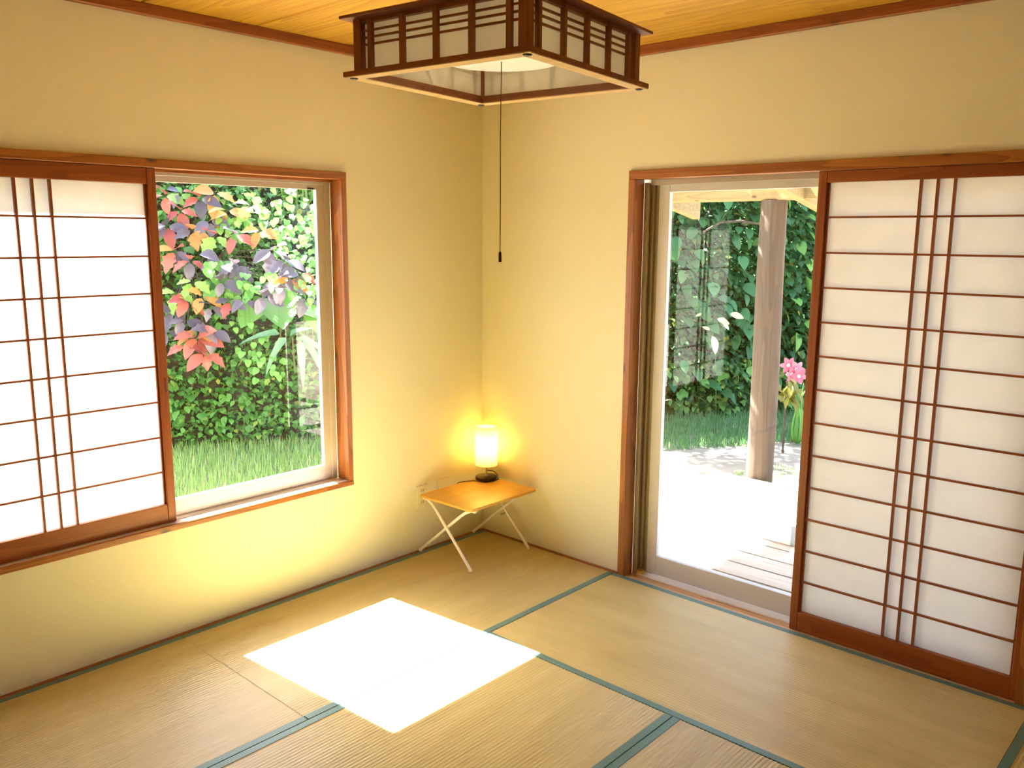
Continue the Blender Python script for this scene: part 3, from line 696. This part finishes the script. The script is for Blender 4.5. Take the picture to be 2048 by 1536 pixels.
# elephant ear
ee = empty('elephant_ear', tuple(bank(1.15, 2.2)), label='elephant ear plant with broad pale green leaves outside the window', cat='plant')
lm_, sid = leaf_data('heart', MAT['leaf_obj'], .18, .25), HOUSE
for (px, py, ln, wd, d, up) in [(560, 612, .46, .40, (.6, -.35, -.25), (.55, -.45, .9)), (505, 625, .30, .26, (.3, -.7, -.35), (.5, -.4, .9)), (610, 622, .30, .24, (.9, .3, -.1), (.1, -.2, 1)), (575, 585, .22, .2, (.5, -.5, -.7), (.7, -.4, .5)), (628, 640, .2, .17, (.6, -.2, -.8), (.7, -.4, .4))]:
    p = at(px, py, 7.85); leaf_obj('leaf', ee, lm_, np.array(p)-np.array(d)*ln*.4, d, up, ln, wd)
    b0 = Vector(p)-Vector(HOUSE)*.45-Vector((0, 0, .40)); wbuild(MB().tube([b0, (b0+Vector(p))/2+Vector((0, 0, .12)), Vector(p)-Vector(d)*ln*.3], [.009, .007, .005], 6), 'stalk', MAT['stem'], ee)

# broad bladed plant
bb = empty('ginger_plant', tuple(bank(1.3, 1.4)), label='plant with long drooping bluish blades low on the bank outside the window', cat='plant')
bd = leaf_data('blade', MAT['leaf_teal'], .55, .15)
for (px, py, dx, dz, ln) in [(572, 675, -.5, -.5, .36), (600, 680, .05, -.9, .40), (607, 680, .5, -.6, .36), (560, 668, -.9, .1, .34), (580, 672, .3, .4, .22), (596, 676, .7, -.1, .3)]:
    p = at(px, py, 7.7); d = np.array(rv)*dx+np.array([0, 0, dz])+HOUSE*.35
    leaf_obj('leaf', bb, bd, p, d, HOUSE*.7+np.array([0, 0, .8]), ln, .085)
wbuild(MB().tube([at(590, 740, 7.95), at(587, 705, 7.85), at(585, 675, 7.7)], [.009, .007, .005], 7), 'stem', MAT['stem'], bb)

# heart leaved vine trailing in the middle of the bank
hv = empty('heart_vine', tuple(bank(.6, 2.0)), label='pale green heart leaved vine climbing through the red shrub', cat='vines')
for (cx, cy, rx, ry, n, sz) in [(455, 575, 48, 26, 46, .085), (435, 535, 25, 16, 10, .11), (500, 690, 26, 50, 16, .07), (450, 640, 20, 35, 9, .065), (540, 720, 40, 40, 14, .065), (520, 560, 40, 20, 16, .08), (590, 470, 45, 70, 60, .06), (560, 420, 70, 45, 50, .07), (610, 560, 30, 50, 24, .065), (480, 450, 45, 35, 24, .08)]:
    for _ in range(n):
        p = at(cx+rnd(-rx, rx), cy+rnd(-ry, ry), (7.75 if cy > 560 else 7.55+(560-cy)*.0042)+rnd(-.12, .12)); ln = sz*rnd(.75, 1.15)
        leaf_obj('leaf', hv, hd[0] if cy > 450 or random.random() < .5 else leaf_data('heart', MAT['leaf_lime'], .2, .15), p, out_dir((-1.2, -.3), .6), HOUSE*.8+np.array([rnd(-.3, .3), rnd(-.3, .3), .7]), ln, ln*.9)

# tall arching grass on the crest
ag = empty('arching_grass', tuple(bank(1.5, 5.6)), label='clump of tall arching grass on top of the bank outside the window', cat='grass clump')
gd = leaf_data('blade', MAT['leaf_lime'], .7, .1)
for _ in range(46):
    p = np.array(bank(1.5+rnd(-.35, .7), 5.4+rnd(-.5, .6))); a = rnd(0, 6.28)
    leaf_obj('leaf', ag, gd, p, (math.cos(a)*.5, math.sin(a)*.5, 1.0), (math.cos(a), math.sin(a), .4), rnd(.5, .9), .035)

# lawns
def blades(n, fn, h):
    out = []
    for _ in range(n):
        p = fn()
        if p is None: continue
        a = rnd(0, 6.28); out.append((p, (math.cos(a)*.45, math.sin(a)*.45, 1), (math.cos(a), math.sin(a), .1), rnd(*h), rnd(.006, .011)))
    return out
BL = np.array([(0,-.5,0),(0,.5,0),(.55,-.38,.05),(.55,.38,.05),(1,0,-.10)], float); BLF = [(0,1,3,2),(2,3,4)]
def lawn1():
    s_ = rnd(-2.6, 3.6); d = -rnd(-.10, 1.0)*2.3; p = bank_base(s_)+BN*d
    if p[0] > -.9: return None
    return (p[0], p[1], GZ-.005)
o = leaves_mesh('lawn', MAT['grass'], blades(34000, lawn1, (.05, .13)), None, BL, BLF)
tag(o, 'bright green lawn strip at the foot of the bank outside the window', 'grass', kind='stuff')
def lawn2():
    s_ = rnd(3.6, 9.5); d = -rnd(-.15, 1.25); p = bank_base(s_)+BN*d
    return (p[0], p[1], GZ-.005)
o = leaves_mesh('lawn', MAT['grass_deep'], blades(16000, lawn2, (.05, .12)), None, BL, BLF)
tag(o, 'deeper green grass verge beyond the sandy yard outside the glass door', 'grass', kind='stuff')
def lawn3():
    p = (rnd(-1.6, .3), rnd(2.9, 4.6)); 
    return (p[0], p[1], GZ-.005) if math.sin(p[0]*3.1+1)*math.sin(p[1]*2.3) > .35 else None
o = leaves_mesh('weeds', MAT['grass'], blades(2600, lawn3, (.02, .06)), None, BL, BLF)
tag(o, 'sparse weeds sprouting in the sandy yard outside the glass door', 'weeds', kind='stuff')

# bushes behind the yard (seen through the glass door)
def bush(label, s0, s1, zmax, n, big, sizes, mat_s, mat_o, kindl='heart', depth=.5):
    c = bank((s0+s1)/2, .2); root = empty('leafy_bush', (c.x, c.y, GZ), label=label, cat='bush', group='bushes behind the yard')
    it = []
    def pt():
        s_ = rnd(s0, s1); z = GZ+(zmax-GZ)*random.random(); b0 = bank_base(s_)
        lump = .22*math.sin(s_*2.9+1.1)*math.sin(z*2.3+s_)+.12*math.sin(s_*6.1)
        back = .10+depth*((z-GZ)/(zmax-GZ))**1.5*.9
        p = b0+BN*(back+lump*.5); return np.array([p[0], p[1], z])
    for _ in range(n):
        p = pt()+HOUSE*rnd(-.45, .05); ln = rnd(sizes[0], sizes[1]); it.append((p, out_dir((-1, .3), .8), up_dir(), ln, ln*rnd(.55, .85)))
    leaves_mesh('foliage', mat_s, it, root)
    dd = leaf_data(kindl, mat_o, .25, .15); d2 = leaf_data('oval', mat_o, .3, .2)
    for _ in range(big):
        p = pt()+HOUSE*rnd(.0, .10); ln = rnd(sizes[1], sizes[1]*1.8); leaf_obj('leaf', root, random.choice([dd, d2]), p, out_dir((-1.1, -.1), .6), up_dir(), ln, ln*rnd(.6, .85))
    m = MB()
    for _ in range(14):
        p = pt()+HOUSE*(-.2); p0 = np.array([p[0]+rnd(-.2, .2), p[1]+rnd(-.2, .2), GZ]); m.tube([p0, (p+p0)/2+np.array([rnd(-.1, .1), rnd(-.1, .1), 0]), p], [.02, .014, .008], 6)
    wbuild(m, 'stems', MAT['bark'], root)
    return root
bush('dark leafy bush behind the yard, seen left of the log post', 3.4, 6.7, 2.7, 15000, 200, (.06, .115), MAT['leaf_dark'], MAT['leaf_dark_obj'])
bush('lighter round leaved bush behind the yard, seen right of the log post', 6.5, 9.8, 2.9, 13000, 200, (.08, .14), MAT['leaf_dark'], MAT['leaf_obj'], 'heart', .7)
bush('low ground cover bush at the foot of the taller dark bush', 3.9, 6.4, .25, 3600, 60, (.05, .08), MAT['leaf_green'], MAT['leaf_obj'], 'oval', .05)

# tree over the yard with a curved bough
tr = empty('yard_tree', (-2.75, 5.75, GZ), label='tree with a curved bough above the dark bush outside the glass door', cat='tree')
wbuild(MB().tube([(-2.75, 5.75, GZ), (-2.7, 5.7, .6), (-2.78, 5.7, 1.6), (-2.6, 5.6, 2.6), (-2.4, 5.3, 3.6)], [.085, .075, .065, .06, .04], 12), 'trunk', MAT['bark'], tr)
wbuild(MB().tube([at(1405, 465, 9.3), at(1440, 445, 9.3), at(1480, 442, 9.3), at(1520, 448, 9.4)], [.010, .014, .014, .012], 8), 'bough', MAT['bark'], tr)
wbuild(MB().tube([(-2.6, 5.6, 2.6), (-1.9, 4.5, 3.2), (-1.4, 2.9, 3.5)], [.05, .035, .02], 8), 'bough', MAT['bark'], tr)
it = []
for _ in range(6000):
    c = random.choice([(-1.3, 2.55, 3.45, .75), (-1.3, 2.55, 3.45, .75), (-1.6, 2.7, 3.9, .7), (-1.5, 4.4, 3.5, .9), (-2.4, 5.3, 3.8, 1.1), (-1.2, 3.5, 3.6, .6), (-2.1, 6.2, 3.3, 1.0), (-2.9, 3.5, 3.1, .5), (-2.6, 4.3, 3.2, .6)])
    v = rng.normal(size=3); v /= np.linalg.norm(v); p = np.array(c[:3])+v*c[3]*rng.random()**.5*np.array([1, 1, .6]); ln = rnd(.08, .14)
    it.append((p, out_dir((-1, .3), .9), up_dir(), ln, ln*.6))
leaves_mesh('crown', MAT['leaf_dark'], it, tr)

# pink lily
fl_ = empty('pink_lily', at(1600, 800, 8.55), label='pink lily with a cluster of four white throated blooms behind the yard', cat='flower')
fl_.location.z = GZ
pd = leaf_data('petal', MAT['petal'], .35, .15)
for i, (px, py) in enumerate([(1576, 730), (1592, 738), (1582, 748), (1597, 752)]):
    c = np.array(at(px, py, 8.4)); ax = HOUSE+np.array([rnd(-.3, .3), rnd(-.3, .3), -.1]); ax /= np.linalg.norm(ax)
    a1 = np.cross(ax, (0, 0, 1)); a1 /= np.linalg.norm(a1); a2 = np.cross(ax, a1)
    for k in range(6):
        q = k*math.pi/3+i; d = a1*math.cos(q)+a2*math.sin(q)+ax*.45
        leaf_obj('petal', fl_, pd, c, d, ax, .085, .052)
    m = MB().tube([c-ax*.05, c+ax*.012], [.006, .017], 10); wbuild(m, 'throat', MAT['petal_mid'], fl_)
wbuild(MB().tube([fl_.location, (Vector(at(1590, 760, 8.55))+Vector(fl_.location))/2, at(1588, 752, 8.5), at(1587, 742, 8.48)], [.016, .013, .011, .006], 8), 'stalk', MAT['leaf_obj'], fl_)
sd = leaf_data('blade', MAT['leaf_obj'], .8, .1)
for k in range(8):
    a = k*.8; leaf_obj('leaf', fl_, sd, fl_.location, (math.cos(a)*.6, math.sin(a)*.6, 1), (math.cos(a), math.sin(a), .3), .5, .05)

# yellow green croton beside the lily
cr = empty('croton', at(1572, 800, 8.2), label='yellow green croton below the pink lily behind the yard', cat='plant'); cr.location.z = GZ
cdm = leaf_data('oval', MAT['croton'], .3, .15)
for _ in range(30):
    p = np.array(at(1572+rnd(-22, 22), 778+rnd(-18, 22), 8.2+rnd(-.1, .1))); leaf_obj('leaf', cr, cdm, p, out_dir((-.9, .3), .6), up_dir(), rnd(.10, .15), .055)
wbuild(MB().tube([cr.location, at(1572, 780, 8.25)], [.012, .007], 7), 'stem', MAT['bark'], cr)

# cream leaved plant in front of the dark bush
vp = empty('variegated_plant', at(1435, 800, 8.9), label='thin plant with cream leaves in front of the dark bush', cat='plant'); vp.location.z = GZ
cl = leaf_data('oval', MAT['cream_leaf'], .25, .15)
for (px, py, dx, dz, ln) in [(1424, 672, .35, -.9, .19), (1434, 638, .8, -.25, .14), (1420, 660, -.2, .1, .08), (1445, 645, .7, -.6, .10), (1460, 628, .9, -.2, .15), (1403, 627, -.2, -.1, .06)]:
    leaf_obj('leaf', vp, cl, at(px, py, 8.2), np.array(rv)*dx+np.array([0, 0, dz]), HOUSE+np.array([0, 0, .3]), ln, ln*.42)
wbuild(MB().tube([vp.location, at(1432, 730, 8.75), at(1424, 660, 8.3), at(1440, 635, 8.24)], [.004, .004, .003, .002], 6), 'stem', MAT['leaf_dark_obj'], vp)

# trees far behind the bank: unseen window row, crowns placed to shade the lawn
def far_tree(x, y, cz, rx, rz, label, n=3000):
    z0 = 1.6; root = empty('background_tree', (x, y, z0), label=label, cat='tree', group='trees behind the bank')
    wbuild(MB().tube([(x, y, z0), (x+.1, y, (z0+cz)/2), (x, y+.1, cz+rz*.5)], [.16, .13, .06], 10), 'trunk', MAT['bark'], root)
    it = []
    for _ in range(n):
        v = rng.normal(size=3); v /= np.linalg.norm(v); p = np.array([x, y, cz])+v*np.array([rx, rx, rz])*rng.random()**.4; ln = rnd(.16, .28)
        it.append((p, out_dir((-1, .3), .9), up_dir(), ln, ln*.6))
    leaves_mesh('crown', MAT['leaf_dark'], it, root)
for x, y, cz, rx, rz, lb in [
    (-8.1, -2.9, 5.45, 1.1, 1.2, 'unseen shading tree added behind the bank, on the paper screen side'),
    (-8.1, -1.1, 5.45, 1.1, 1.25, 'unseen shading tree added behind the bank, beyond the edge of the paper screen'),
    (-8.1, .5, 5.3, 1.1, 1.2, 'unseen shading tree added far behind the copper leaf shrub'),
    (-8.1, 2.2, 5.05, .95, 1.1, 'unseen shading tree added far behind the elephant ear'),
    (-8.4, 4.4, 3.3, 1.1, 1.5, 'dark tree rising behind the arching grass'),
    (-7.2, 7.4, 3.9, 1.3, 2.0, 'tree behind the bend of the bank'),
    (-4.9, 10.2, 3.9, 1.5, 2.2, 'tree behind the two leafy bushes'),
    (-1.6, 12.4, 3.9, 1.5, 2.2, 'tree furthest along behind the yard')]:
    far_tree(x, y, cz, rx, rz, lb)
